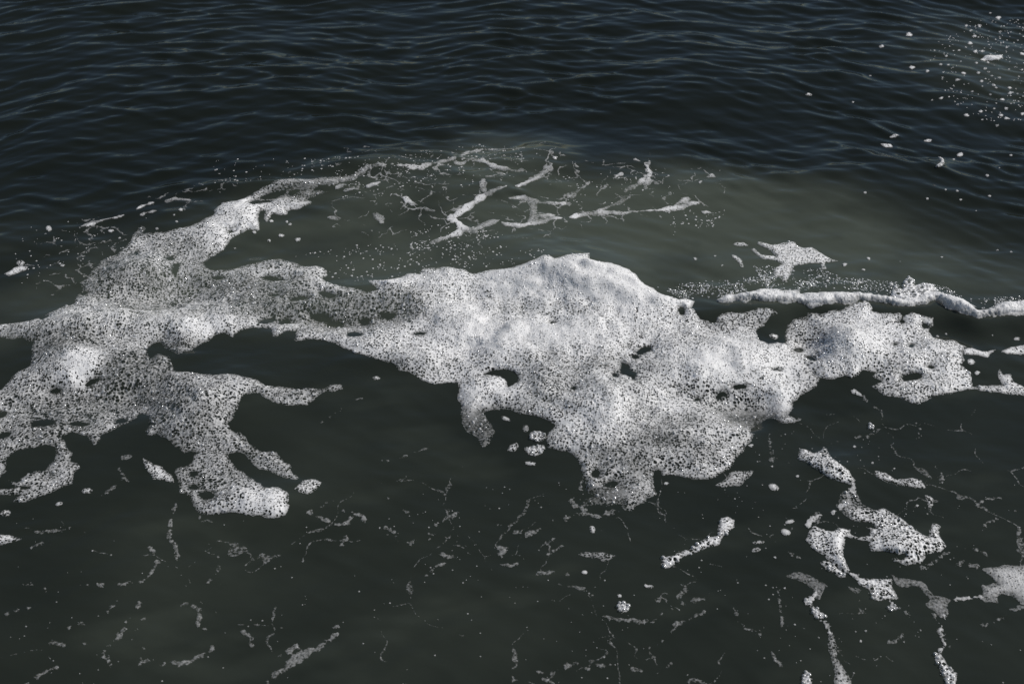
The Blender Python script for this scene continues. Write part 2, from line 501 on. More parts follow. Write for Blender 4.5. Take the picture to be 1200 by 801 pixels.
# ---- the large connected spread of foam: traced as one outline, then told apart at its two necks
OUT = [(-160, 372), (-60, 382), (0, 379), (28, 376), (45, 372), (60, 365), (82, 354), (96, 340), (94, 330), (105, 320), (120, 304), (135, 297), (150, 286), (155, 275), (165, 264), (171, 266),
       (167, 272), (180, 271), (192, 272), (207, 267), (220, 265), (227, 261), (250, 250), (252, 245), (261, 237), (275, 235), (287, 231), (297, 224), (314, 216),
       (330, 211), (340, 210), (360, 209), (385, 207), (410, 205), (422, 197), (437, 191), (450, 189), (449, 192), (435, 196), (424, 204), (416, 210), (400, 212), (392, 217),
       (375, 216), (368, 222), (385, 224), (375, 226), (360, 232), (360, 240), (350, 244), (337, 246), (336, 251), (320, 251), (312, 259), (309, 256), (310, 245), (305, 246), (302, 254),
       (304, 269), (292, 267), (277, 275), (267, 285), (262, 292), (251, 299), (239, 306), (239, 311), (250, 315), (267, 316), (282, 311), (300, 306), (317, 303),
       (330, 302), (342, 305), (356, 312), (370, 311), (380, 314), (384, 322), (376, 325), (390, 331), (400, 335), (417, 337), (430, 341), (441, 339), (429, 327),
       (450, 327), (467, 324), (480, 319), (492, 320), (494, 315), (510, 313), (525, 311), (545, 315), (552, 319), (572, 317), (600, 311), (617, 306), (637, 298),
       (650, 301), (665, 298), (691, 296), (692, 304), (717, 307), (727, 310), (737, 315), (747, 319), (750, 327), (762, 335), (777, 345), (792, 352), (802, 350),
       (815, 352), (811, 360), (816, 365), (820, 372), (830, 375), (837, 377), (842, 370), (852, 365), (870, 365), (887, 361), (902, 360), (916, 367), (902, 370), (899, 376),
       (890, 377), (896, 380), (887, 387), (889, 395), (900, 402), (912, 400), (926, 403), (940, 420), (952, 432), (962, 441), (957, 452), (940, 460), (930, 470),
       (930, 480), (924, 485), (935, 491), (949, 489), (931, 494), (917, 495), (907, 490), (900, 489), (885, 497), (879, 501), (882, 509), (880, 517), (872, 525),
       (862, 537), (854, 549), (840, 555), (830, 560), (812, 560), (795, 557), (787, 556), (777, 556), (774, 550), (766, 552), (765, 560), (769, 577), (757, 582), (756, 587), (746, 591),
       (740, 597), (731, 596), (728, 590), (712, 592), (700, 590), (682, 592), (684, 587), (696, 580), (687, 572), (686, 560), (679, 547), (675, 535), (666, 527), (655, 527),
       (642, 524), (640, 516), (642, 506), (650, 497), (640, 491), (627, 487), (610, 485), (597, 480), (580, 479), (565, 481), (572, 492), (582, 506), (576, 516), (566, 523), (560, 512), (548, 504), (541, 494), (541, 475), (534, 465),
       (537, 447), (525, 447), (510, 449), (500, 446), (482, 437), (467, 435), (460, 425), (447, 422), (427, 416), (412, 410), (400, 405), (390, 400), (375, 397), (360, 396),
       (347, 399), (342, 397), (351, 386), (335, 387), (325, 395), (317, 395), (316, 385), (300, 382), (282, 386), (272, 395), (266, 390), (252, 390), (247, 397), (232, 404), (222, 410),
       (207, 415), (193, 408), (188, 400), (178, 402), (172, 409), (175, 420), (184, 414), (200, 416), (204, 427), (203, 433), (218, 434), (250, 437), (275, 437), (296, 443), (310, 449),
       (332, 452), (354, 454), (376, 454), (387, 450), (400, 450), (402, 454), (390, 457), (377, 459), (370, 467), (359, 473), (346, 474), (324, 473), (315, 466), (302, 460),
       (287, 461), (280, 473), (274, 485), (267, 496), (273, 502), (285, 508), (293, 519), (304, 528), (321, 528), (332, 537), (343, 544), (341, 550), (352, 559), (346, 562), (332, 559),
       (318, 552), (302, 548), (296, 540), (282, 530), (266, 530), (269, 537), (280, 548), (293, 557), (307, 565), (310, 569), (326, 570), (339, 576), (340, 590), (335, 602), (321, 605),
       (299, 605), (277, 600), (255, 603), (236, 602), (225, 591), (223, 579), (211, 576), (210, 565), (203, 553), (206, 548), (222, 544), (228, 534), (229, 527),
       (215, 530), (209, 525), (197, 514), (184, 508), (172, 511), (168, 505), (175, 497), (172, 487), (156, 490), (134, 503), (119, 508), (117, 515), (111, 520), (101, 511), (83, 505),
       (70, 511), (76, 515), (83, 528), (82, 540), (94, 542), (97, 547), (87, 553), (84, 565), (62, 576), (41, 583), (25, 589), (12, 587), (25, 578), (0, 579), (-40, 584), (-40, 570), (12, 572), (19, 570),
       (9, 561), (19, 564), (31, 553), (53, 550), (62, 539), (64, 522), (44, 521), (22, 526), (9, 537), (8, 550), (0, 558), (-60, 566), (-170, 548), (-190, 480), (-100, 456), (0, 456), (12, 442), (34, 427), (40, 400), (25, 396), (0, 395), (-60, 394), (-150, 390)]
HOLES = [[(203, 308), (211, 307), (210, 316), (207, 320), (211, 326), (206, 324), (201, 317)], ellipse(160, 295, 2.5, 3), ellipse(200, 302, 5, 1.5), ellipse(255, 325, 6, 1.3),
         ellipse(321, 326, 13, 2.6, 8), ellipse(322, 345, 5, 2), ellipse(350, 349, 10, 2.4, -6), ellipse(384, 345, 10, 3, 18), ellipse(375, 372, 13, 4, 14), ellipse(392, 379, 9, 2.5), ellipse(312, 375, 8, 2.6, -8),
         ellipse(334, 376, 7, 2.6, -16), ellipse(427.5, 376, 4.5, 3.4, -20), [(443, 366), (452, 368), (461, 367), (461, 371), (455, 373), (448, 370)], ellipse(492, 390, 8, 2, -4),
         ellipse(416, 391, 9, 3), [(570, 437), (580, 433), (592, 433), (601, 435), (607, 440), (606, 445), (602, 450), (595, 453), (594, 447), (588, 441), (580, 438)], ellipse(672.5, 454, 3, 2.6),
         [(729, 424), (737, 425), (740, 432), (748, 437), (745, 445), (739, 443), (734, 439), (728, 437)], ellipse(721, 439, 3, 2), ellipse(754, 410, 9, 3, -22), ellipse(745, 417.5, 3.5, 2.4), ellipse(799, 364, 3.5, 4),
         ellipse(716, 566, 7, 3.4, -14), ellipse(699, 554, 4.8, 4.8), ellipse(647, 377, 2, 1.6), ellipse(51, 494, 13, 3.6, -3), ellipse(92, 495.5, 11, 3.4, 3), ellipse(109, 446, 9, 3, -24), ellipse(65, 457, 5, 1.4), ellipse(4, 509, 9, 3, -18),
         ellipse(2, 484, 7, 3, -18), ellipse(227, 554, 3.4, 2.6), ellipse(227, 570, 5, 1.8), ellipse(241, 579, 10, 5, 6), ellipse(29, 570, 5, 1.8), ellipse(142, 492, 7, 3), ellipse(166, 487, 5, 3),
         ellipse(320, 228, 16, 3.2, -14), ellipse(345, 224, 8, 2.4, -20), ellipse(305, 236, 12, 2.2, -4), ellipse(98, 343, 3.5, 1.6, -20), ellipse(82, 355, 4, 1.6, -20), ellipse(52, 371, 6, 1.6, -20),
         ellipse(868, 452, 8, 2.2, -8), ellipse(845, 462, 6, 2.2, -30), ellipse(818, 467, 3, 1.6), ellipse(272, 270, 5, 1.8, -20), ellipse(911, 432, 6, 1.6)]
DENS_SHADE = [(60, 480, .5, .5, -.50), (200, 520, .4, .4, -.28), (150, 330, .4, .4, -.45), (260, 360, .3, .2, -.2), (330, 340, .2, .2, -.3), (700, 380, .5, .35, .35), (900, 410, .2, .2, .2), (745, 585, .10, .08, .4), (95, 430, .07, .09, 1.6), (270, 480, .16, .2, .5), (310, 590, .14, .12, .6), (640, 322, .45, .12, 1.1), (720, 335, .22, .12, 1.2), (560, 395, .25, .10, .7), (610, 390, .25, .14, .6), (850, 430, .14, .14, .8), (720, 480, .2, .14, .5), (548, 470, .07, .08, 1.0), (590, 456, .05, .05, .9),  # foam density; shade, mostly on the left, is also put in as thinner cover
        (918, 478, .06, .07, 1.3), (920, 455, .1, .1, .6), (100, 375, .3, .07, .7), (260, 380, .26, .10, .5), (250, 262, .25, .14, .6), (300, 235, .3, .12, .9), (400, 208, .3, .06, 1.3), (785, 352, .12, .05, 1.4), (300, 320, .2, .05, .6), (470, 330, .2, .05, .8), (240, 390, .1, .06, .6),
        (120, 470, .35, .10, -.5), (180, 430, .15, .12, -.5), (400, 372, .22, .10, -.8), (350, 360, .2, .05, -.6), (860, 465, .2, .06, -.9), (800, 530, .2, .1, -.4), (650, 420, .15, .1, -.25), (40, 540, .2, .1, -.3), (830, 400, .2, .08, -.2), (720, 560, .1, .1, -.2)]
FILM = [(745, 545, .05, .09, .42), (775, 515, .07, .04, .42), (800, 495, .08, .04, .40), (705, 585, .11, .05, .5), (725, 575, .08, .04, .3), (560, 500, .09, .10, .75), (880, 490, .10, .05, .8), (420, 200, .25, .05, .7), (360, 222, .2, .08, .5), (230, 256, .10, .05, .25), (170, 268, .05, .04, .4), (850, 490, .07, .05, .35)]
EXTRA = [(95, 430, .07, .08, .012), (640, 318, .30, .10, .03), (715, 330, .16, .08, .03), (785, 355, .10, .035, .028), (918, 476, .05, .06, .02), (850, 430, .12, .12, .02), (548, 465, .06, .07, .025), (310, 592, .12, .08, .015), (330, 213, .25, .03, .02)]
RIDGES = [([(690, 312), (730, 328), (765, 345), (797, 358)], .030, .034), ([(20, 392), (90, 378), (160, 372), (205, 376)], .05, .018), ([(520, 372), (580, 382), (640, 388), (700, 385)], .06, .022), ([(560, 330), (620, 316), (680, 310)], .05, .024),
          ([(640, 460), (700, 470), (760, 455)], .06, .018), ([(820, 440), (860, 425), (900, 430)], .06, .022), ([(400, 345), (450, 345), (490, 352)], .03, .013), ([(400, 395), (440, 410), (490, 430)], .03, .014), ([(240, 470), (270, 480), (290, 455)], .05, .016),
          ([(300, 322), (345, 320), (378, 326)], .03, .014), ([(470, 350), (560, 352), (640, 340)], .035, -.008), ([(160, 340), (240, 352)], .06, -.008), ([(640, 420), (720, 415)], .07, -.007), ([(110, 330), (150, 310), (200, 290)], .04, .014)]
def ridges(X, Y):
    s = np.zeros(X.shape)
    for pts, w, a in RIDGES:
        d, par, _ = seg_dist(X, Y, P(pts))
        s += a * np.exp(-(d / w) ** 2) * (0.7 + 0.6 * fbm(X, Y, .08, 88, 2))
    return s
X, Y, D = foam_fields([OUT], HOLES)
z, keep, cov = foam_surface(X, Y, D, density=1.3 * soft(X, Y, DENS_SHADE), filmf=soft(X, Y, FILM), extra=0.45 * soft(X, Y, EXTRA) + ridges(X, Y), thick=0.009, edge=0.065, lace=0.50, macro=1.0, thin=0.54, frayed=0.15)
fx = 0.25 * (X[:-1, :-1] + X[:-1, 1:] + X[1:, 1:] + X[1:, :-1]); fy = 0.25 * (Y[:-1, :-1] + Y[:-1, 1:] + Y[1:, 1:] + Y[1:, :-1])
ca, cb = P([(437, 320)])[0], P([(404, 415)])[0]
cutd = (cb[0] - ca[0]) * (fy - ca[1]) - (cb[1] - ca[1]) * (fx - ca[0]) + 0.03 * fbm(fx, fy, 0.06, 5, 2)
left_side = cutd < 0
me = foam_mesh('foam_raft', X, Y, z, keep, cov, left_side)
RAFT_A = link('foam_raft', me, 'grey-white bubbly foam spread with ragged arms and oval holes, trailing a long thin upper tail', 'foam', 'large rafts of sea foam')
me = foam_mesh('foam_raft', X, Y, z, keep, cov, ~left_side)
RAFT_AB = (X, Y, D, z, left_side)
RAFT_B = link('foam_raft', me, 'largest and whitest foam raft, humped crest at top narrowing to a tapering lower tip', 'foam', 'large rafts of sea foam')

RIGHT = [(922, 380), (929, 372), (946, 371), (947, 366), (968, 366), (989, 360), (1013, 351), (1020, 354), (1023, 363), (1047, 366), (1057, 364), (1059, 370), (1068, 364), (1081, 369),
         (1095, 371), (1094, 380), (1089, 387), (1094, 393), (1107, 398), (1118, 398), (1131, 405), (1128, 414), (1132, 421), (1128, 427), (1139, 437), (1142, 451), (1152, 450), (1165, 451),
         (1175, 450), (1170, 440), (1171, 431), (1175, 438), (1184, 438), (1187, 446), (1200, 453), (1290, 462), (1290, 474), (1200, 463), (1183, 461), (1162, 460), (1146, 456), (1131, 457), (1115, 461), (1094, 463), (1083, 468),
         (1078, 475), (1068, 470), (1055, 464), (1036, 463), (1022, 451), (1036, 446), (1023, 440), (1027, 435), (1015, 433), (1010, 435), (1007, 440), (997, 442), (992, 437), (981, 442),
         (971, 443), (957, 443), (947, 433), (935, 420), (921, 403), (919, 392)]
RHOLES = [ellipse(1069, 440.5, 12, 3.6, -8), ellipse(1068, 404, 3.5, 2.4, -30), ellipse(1049, 403, 2.5, 2), ellipse(1085, 381, 4, 2.6), ellipse(1057, 376, 3, 1.8), ellipse(1091, 429, 3, 1), ellipse(936, 409, 4, 2), ellipse(950, 419, 5, 2, 20)]
X, Y, D = foam_fields([RIGHT], RHOLES)
z, keep, cov = foam_surface(X, Y, D, density=soft(X, Y, [(990, 415, .12, .16, 1.0), (1010, 375, .2, .06, .5), (940, 395, .08, .1, -.5), (1080, 450, .14, .08, .1), (950, 425, .06, .06, -.6)]),
                            extra=soft(X, Y, [(990, 415, .10, .12, .014)]), thick=0.009, edge=0.055, lace=0.48, macro=0.8, thin=0.75, frayed=0.15)
RAFT_C = link('foam_raft', foam_mesh('foam_raft', X, Y, z, keep, cov), 'mid-sized bubbly foam raft below the foam roll, thin tail reaching past its side', 'foam', 'large rafts of sea foam')

RC = (X, Y, D, z)
# ---- the small white roll on the breaking crest
ROLL = [(846, 352, 3), (858, 349, 6), (880, 347, 10), (905, 345, 13.5), (940, 348, 12.5), (970, 350, 11), (1000, 348, 8.5), (1020, 347, 8), (1042, 352, 8), (1062, 355, 5.5), (1080, 352, 7), (1095, 346, 9), (1112, 353, 11.5), (1130, 361, 10),
        (1144, 368, 6), (1160, 366, 7), (1180, 361, 9.5), (1205, 360, 12), (1260, 362, 11), (1330, 370, 8)]
def roll_extra(X, Y):
    d, par, _ = seg_dist(X, Y, P([(a, b) for a, b, c in ROLL]))
    r = np.interp(par, np.arange(len(ROLL)), [c * 0.0037 for a, b, c in ROLL])
    q = np.sqrt(np.clip(1 - (d / r) ** 2, 0, 1))
    return q * r * 0.50 * np.maximum(0.15, 0.9 + 1.0 * fbm(X, Y, 0.16, 13, 3)) + 0.005 * fbm(X, Y, 0.02, 14, 3) * q
foam_thing('foam_roll', 'thick smooth white foam roll along the breaking wave crest', 'foam', lines=[[(a, b, c * .92) for a, b, c in ROLL]], extra=roll_extra, thick=0.006, edge=0.012, lace=0.30, density=1.8, frayed=0.42, cell=.008, rough=1.9, breakup=(0.022, 0.07, -0.10))

# ---- foam patches with an outline of their own: name, label, outline, settings
PATCHES = [
 ('jagged starfish-shaped foam patch on the wave face above the foam roll', [(888, 282), (905, 286), (918, 283), (930, 282), (934, 287), (942, 290), (952, 289), (960, 295), (970, 301), (982, 305), (967, 307), (970, 315), (963, 315), (960, 308), (947, 308), (933, 310), (927, 317), (923, 330), (915, 330), (917, 323), (907, 325), (908, 313), (915, 308), (907, 304), (893, 303), (880, 292), (883, 289), (893, 297), (910, 300), (903, 293), (888, 285)], dict(lace=.35, thick=.012)),
 ('small smooth white foam cap beside the starfish-shaped patch', [(857, 286), (862, 283), (872, 283), (878, 287), (868, 288)], dict(lace=.05)),
 ('short slanting foam sliver just below the smooth white foam cap', [(857, 297), (864, 299), (870, 305), (872, 312), (868, 313), (865, 306), (859, 302)], dict(lace=.3)),
 ('cluster of large clear-skinned bubbles heaped on the foam roll', [(1043, 347), (1046, 338), (1050, 333), (1056, 338), (1058, 330), (1064, 323), (1072, 327), (1072, 334), (1085, 332), (1096, 335), (1100, 341), (1094, 346), (1082, 353), (1068, 356), (1055, 352)], dict(lace=.55, cell=.016, thick=.03)),
 ('elongated bubbly foam slug with a lit rounded end', [(937, 524), (946, 525), (954, 529), (962, 527), (964, 520), (970, 525), (972, 534), (985, 542), (996, 551), (1003, 562), (1000, 569), (987, 565), (972, 560), (957, 550), (945, 541), (935, 537), (936, 532)], dict(lace=.42, thick=.028, cell=.009)),
 ('thin caterpillar-shaped foam strip floating alone on dark water', [(1026, 550), (1035, 551), (1050, 560), (1070, 559), (1080, 562), (1085, 570), (1072, 570), (1055, 567), (1040, 562), (1029, 559), (1025, 554)], dict(lace=.55, cell=.009)),
 ('small torn foam scrap below the caterpillar-shaped strip', [(1085, 579), (1090, 580), (1095, 583), (1094, 590), (1092, 595), (1088, 594), (1085, 584)], dict(lace=.5, cell=.009)),
 ('curling C-shaped foam patch with a ringed hole and bright rims', [(986, 575), (1000, 572), (1007, 580), (1010, 590), (1025, 597), (1035, 594), (1050, 601), (1065, 612), (1080, 624), (1089, 629), (1090, 620), (1094, 611), (1102, 615), (1100, 625), (1107, 635), (1109, 639), (1101, 645), (1086, 648), (1081, 658), (1063, 662), (1043, 656), (1043, 653), (1053, 651), (1050, 648), (1035, 644), (1020, 645), (1017, 633), (1010, 632), (993, 629), (988, 638), (988, 650), (995, 663), (1001, 673), (988, 669), (978, 660), (965, 649), (950, 640), (943, 631), (948, 621), (955, 616), (975, 621), (983, 616), (994, 619), (1004, 614), (1015, 614), (1025, 617), (1018, 611), (1000, 609), (990, 602), (980, 592)], dict(holes=[ellipse(1008, 622, 10.5, 6.5), ellipse(1057, 651, 5, 2.2, -20)], lace=.48, cell=.010, density=lambda X, Y: soft(X, Y, [(984, 640, .03, .09, 1.6), (1045, 645, .05, .04, 1.5)]), extra=lambda X, Y: soft(X, Y, [(984, 640, .03, .10, .016), (1045, 645, .05, .035, .012)]), filmf=lambda X, Y: soft(X, Y, [(992, 588, .06, .05, .5)]))),
 ('pair of narrow foam slivers trailing under the C-shaped patch', [(962, 657), (970, 656), (978, 661), (985, 668), (992, 674), (985, 676), (975, 669), (966, 664)], dict(lace=.5, cell=.012)),
 ('faint grey film of foam with a few bubbles in its middle', [(923, 674), (935, 671), (947, 672), (958, 677), (971, 686), (963, 690), (961, 701), (956, 699), (955, 689), (944, 683), (930, 677)], dict(lace=.3, film=.55)),
 ('knotted two-lobed foam scrap drifting below the grey film', [(942, 700), (950, 700), (955, 709), (967, 717), (968, 724), (962, 729), (953, 722), (951, 713), (943, 707)], dict(lace=.6)),
 ('squarish lacy foam patch under the C-shaped patch', [(1004, 677), (1020, 676), (1045, 677), (1046, 688), (1052, 700), (1035, 702), (1028, 704), (1022, 700), (1019, 690), (1008, 684)], dict(lace=.45, cell=.009)),
 ('smoky grey foam film winding away from the C-shaped patch', [(1010, 664), (1030, 663), (1045, 667), (1053, 674), (1065, 676), (1078, 680), (1088, 687), (1094, 697), (1110, 698), (1124, 702), (1112, 708), (1107, 722), (1101, 725), (1097, 714), (1089, 708), (1093, 701), (1086, 695), (1079, 686), (1066, 685), (1050, 687), (1044, 676), (1028, 669)], dict(film=.5, lace=.2)),
 ('broad pale foam film with feathered edges and no visible bubbles', [(1154, 666), (1180, 661), (1200, 660), (1260, 656), (1280, 690), (1240, 712), (1200, 705), (1185, 697), (1172, 700), (1172, 706), (1155, 704), (1140, 698), (1135, 692), (1147, 692), (1146, 684), (1155, 680), (1166, 680), (1163, 672)], dict(film=.28, lace=.05)),
 ('oblong foam scrap with large bubbles at the end of a dotted trail', [(1095, 762), (1103, 763), (1107, 770), (1113, 780), (1121, 788), (1122, 797), (1120, 812), (1112, 806), (1103, 785), (1096, 775)], dict(lace=.55, cell=.012)),
 ('long upright foam drip widening toward its lower end', [(971, 738), (976, 738), (981, 755), (980, 770), (988, 780), (995, 790), (1004, 808), (1000, 824), (975, 818), (978, 790), (974, 770), (970, 755)], dict(lace=.45, cell=.009, film=.15)),
 ('stubby foam blob beside the long upright foam drip', ellipse(946, 795, 6.5, 10), dict(lace=.55, cell=.012)),
 ('beaded foam strand rising to a knobby head', [(774, 652), (788, 649), (799, 646), (810, 641), (821, 632), (829, 627), (840, 626), (843, 613), (844, 605), (854, 603), (861, 608), (862, 617), (848, 628), (843, 638), (829, 641), (818, 647), (801, 650), (793, 659), (779, 664), (774, 659)], dict(lace=.52, cell=.012)),
 ('round bubbly foam disc alone on dark water', ellipse(730, 710, 8.5, 6.5), dict(lace=.62, cell=.012)),
 ('small dash of foam bubbles above the round foam disc', ellipse(762, 686, 5.5, 2.6, 6), dict(lace=.4)),
 ('wispy foam smear with a bubbly core below the tapering raft tip', [(680, 648), (692, 643), (705, 643), (718, 647), (734, 646), (738, 640), (735, 648), (722, 654), (708, 656), (697, 654), (688, 651)], dict(film=.25, lace=.4)),
 ('bright white lump of foam below the tapering raft tip', ellipse(694, 619, 3.5, 5, -25), dict(lace=.0, thick=.02)),
 ('grey foam scrap just under the bright white lump', [(686, 634), (694, 629), (700, 630), (708, 631), (704, 636), (696, 637)], dict(film=.35, lace=.2)),
 ('tadpole-shaped foam scrap under the edge of the largest raft', [(838, 567), (848, 562), (855, 552), (865, 550), (875, 551), (888, 548), (880, 556), (868, 567), (855, 569), (845, 570)], dict(lace=.4, film=.15)),
 ('oval white foam spot below the tadpole-shaped scrap', ellipse(907, 569.5, 7, 4.5, 22), dict(lace=.35)),
 ('pale oval foam spot beside the C-shaped patch', ellipse(921, 622.5, 6.5, 4, 15), dict(lace=.15)),
 ('short foam dash beside the C-shaped patch', ellipse(926, 610, 6, 2.5, -10), dict(lace=.1)),
 ('cluster of ghostly foam crumbs along the C-shaped patch top', [(953, 601), (962, 596), (964, 604), (975, 603), (983, 600), (978, 606), (964, 609), (960, 616), (953, 613), (956, 606)], dict(film=.3, lace=.4)),
 ('hook-shaped foam bit close to the mid-sized foam raft', [(996, 456), (1001, 454), (1009, 460), (1010, 463), (1004, 462), (998, 460)], dict(lace=.15)),
 ('lone ring of bubbles between raft and foam slug', ellipse(1021, 498.5, 4.5, 3.2), dict(lace=.8, cell=.012)),
 ('leaf-shaped foam patch off the tip of a ragged foam arm', [(344, 572), (354, 562), (365, 560), (378, 564), (370, 572), (362, 578), (351, 576)], dict(lace=.5, cell=.009)),
 ('half-round lacy foam patch beside the small oval foam spot', [(-20, 622), (0, 624), (14, 625), (24, 630), (18, 634), (0, 638), (-20, 638)], dict(lace=.5, cell=.009)),
 ('small oval foam spot under the ring-shaped foam arm', ellipse(6, 600, 7, 4, -8), dict(lace=.4)),
 ('tiny eye-shaped foam ring under the ring-shaped foam arm', ellipse(102, 574, 6.5, 3.4, -5), dict(lace=.8, cell=.012)),
 ('slim foam dash near the eye-shaped foam ring', ellipse(69, 589, 4.5, 2.2, -15), dict(lace=.2)),
 ('detached finger of foam lying along the ragged foam arm', [(165, 534), (172, 537), (180, 543), (190, 545), (203, 555), (204, 565), (195, 564), (180, 560), (170, 548)], dict(lace=.45, cell=.009)),
 ('grey foam crescent in the gap of the ragged foam spread', ellipse(177, 522.5, 8, 3, -10), dict(film=.3, lace=.3)),
 ('thin grey foam dash in the gap of the ragged foam spread', ellipse(148, 534, 8, 3, -12), dict(film=.4, lace=.3)),
 ('rounded foam clump held in the notch of the largest raft', ellipse(630, 510, 11, 6.5, 5), dict(lace=.5)),
 ('boat-shaped foam clump below the notch of the largest raft', [(615, 524), (625, 521), (638, 520), (640, 524), (634, 531), (626, 534), (618, 531)], dict(lace=.5)),
 ('pear-shaped foam clump beside the boat-shaped clump', [(594, 527), (598, 520), (606, 517), (608, 522), (603, 528)], dict(lace=.5)),
 ('thin bright foam lens below the boat-shaped clump', ellipse(622, 542, 8, 2.8, 5), dict(lace=.2)),
 ('small pale foam blob above the rounded clump', ellipse(616, 501, 3.8, 4.5), dict(lace=.3, film=.2)),
 ('slanted foam chip in the notch of the largest raft', ellipse(593, 489.5, 6, 2.4, 24), dict(lace=.2)),
 ('tongue of foam trailing from the side of the mid-sized raft', [(1128, 408), (1138, 407), (1152, 411), (1168, 408), (1160, 414), (1157, 418), (1145, 415), (1130, 414)], dict(lace=.2)),
 ('stretched foam islet lying along the thin tail of the mid-sized raft', [(1174, 411), (1184, 405), (1195, 403), (1230, 400), (1240, 410), (1200, 414), (1180, 414)], dict(lace=.2)),
 ('round foam dot beside the mid-sized raft', ellipse(1138, 423, 5.5, 3.6, 10), dict(lace=.15)),
 ('oval foam dot above the stretched islet', ellipse(1192, 396, 4.5, 2.4), dict(lace=.1)),
 ('lone bubble-edged foam spot in dark water by the foam raft bay', ellipse(441, 442, 5, 2.2), dict(lace=.7)),
 ('curved foam chip floating in the dark hole between two rafts', ellipse(907, 393, 6, 3.4, 15), dict(lace=.4)),
 ('bean-shaped bubble scrap between C-shaped patch and foam strand', ellipse(889, 634, 9, 2.6, -4), dict(lace=.5)),
 ('small lacy bubble scrap under the bean-shaped scrap', ellipse(886, 643, 6.5, 2.8, -12), dict(lace=.5)),
 ('tiny bubble knot under the squarish lacy patch', ellipse(1046, 711, 6, 3.6), dict(lace=.75, cell=.012)),
 ('small grey bent foam film beside the smoky winding film', [(1116, 660), (1124, 655), (1131, 652), (1133, 656), (1126, 660), (1119, 663)], dict(film=.4)),
 ('forked white foam crumb floating off the ragged spread', [(5, 320), (12, 316), (16, 313), (24, 311), (32, 312), (30, 315), (24, 317), (18, 320), (10, 323)], dict(lace=.1)),
 ('small cupped foam bubble beside the forked crumb', ellipse(24, 307.5, 5, 3.4), dict(lace=.6)),
 ('bright foam pebble alone beyond the ragged spread', ellipse(57, 267, 4, 4.2, -30), dict(lace=.1)),
 ('pale foam smear beyond the ragged spread', ellipse(57, 295, 9, 3, -4), dict(film=.35, lace=.2)),
 ('white foam dash at the start of a broken foam line', ellipse(106, 262.5, 7, 2.2, -16), dict(lace=.05)),
]
g_ = np.random.default_rng(8)
def unit_bubble():
    V, T, Q = [], [], []
    for rr, zz in ((1.0, -.1), (.94, .34), (.72, .70), (.38, .93)):
        for k in range(10):
            V.append((rr * math.cos(k * math.pi / 5), rr * math.sin(k * math.pi / 5), zz))
    V.append((0, 0, 1.0))
    for r in range(3):
        for k in range(10):
            Q.append((r * 10 + k, r * 10 + (k + 1) % 10, r * 10 + 10 + (k + 1) % 10, r * 10 + 10 + k))
    for k in range(10): T.append((30 + k, 30 + (k + 1) % 10, 40))
    return make_mesh('bubble', V, np.array(T), np.array(Q), MAT_BUBBLE)
BUBBLE = unit_bubble()
def add_bubbles(thing, poly, n, rmin=.005, rmax=.009):
    """single clear bubbles standing proud of a patch, each a part of it"""
    w = P(poly); lo, hi = w.min(0), w.max(0); done = []
    for _ in range(400):
        if len(done) >= n: break
        c = lo + g_.random(2) * (hi - lo); r = g_.uniform(rmin, rmax)
        if poly_sdf(c[0:1], c[1:2], w)[0] < r * .3 or any(np.hypot(*(c - q)) < (r + rq) * .85 for q, rq in done): continue
        done.append((c, r))
        o = bpy.data.objects.new('bubble', BUBBLE); COL.objects.link(o); o.parent = thing
        o.location = (c[0], c[1], float(water_z(c[0:1], c[1:2])[0]) + 0.004); o.scale = (r, r, r * .8)
WITH_BUBBLES = {'cluster of large': (46, .006, .012), 'curling C-shaped': (26, .004, .007), 'round bubbly foam disc': (9, .005, .008), 'lone ring of': (5, .005, .007), 'beaded foam strand': (22, .004, .008), 'oblong foam scrap': (12, .005, .008),
                'knotted two-lobed': (9, .004, .007), 'stubby foam blob': (9, .004, .007), 'jagged starfish': (16, .004, .007), 'elongated bubbly': (14, .004, .006), 'squarish lacy': (12, .004, .006), 'tiny bubble knot': (6, .004, .007), 'pair of narrow': (7, .004, .007), 'rounded foam clump': (9, .004, .007), 'boat-shaped foam': (9, .004, .007)}
for label, poly, kw in PATCHES:
    kw = dict(kw)
    holes = kw.pop('holes', ())
    area = np.ptp(np.array(poly), axis=0).prod()
    small = area < 1500
    kw['thick'] = kw.get('thick', 0.012) * (0.32 if small else 0.5)
    kw.setdefault('edge', 0.010 if small else 0.014)
    if small: kw.setdefault('cell', 0.010)
    if kw.get('lace', .5) > .38: kw['lace'] = min(.8, kw.get('lace', .5) + .14)
    kw.setdefault('frayed', 0.12)
    thing = foam_thing('foam_patch', label, 'foam', [poly], holes, group='small patches of foam', h=0.0020 if area < 6000 else H0, rough=0.35 if area < 300 else 0.7, **kw)

    for key, (n, r0, r1) in WITH_BUBBLES.items():
        if label.startswith(key): add_bubbles(thing, poly, n, r0, r1)

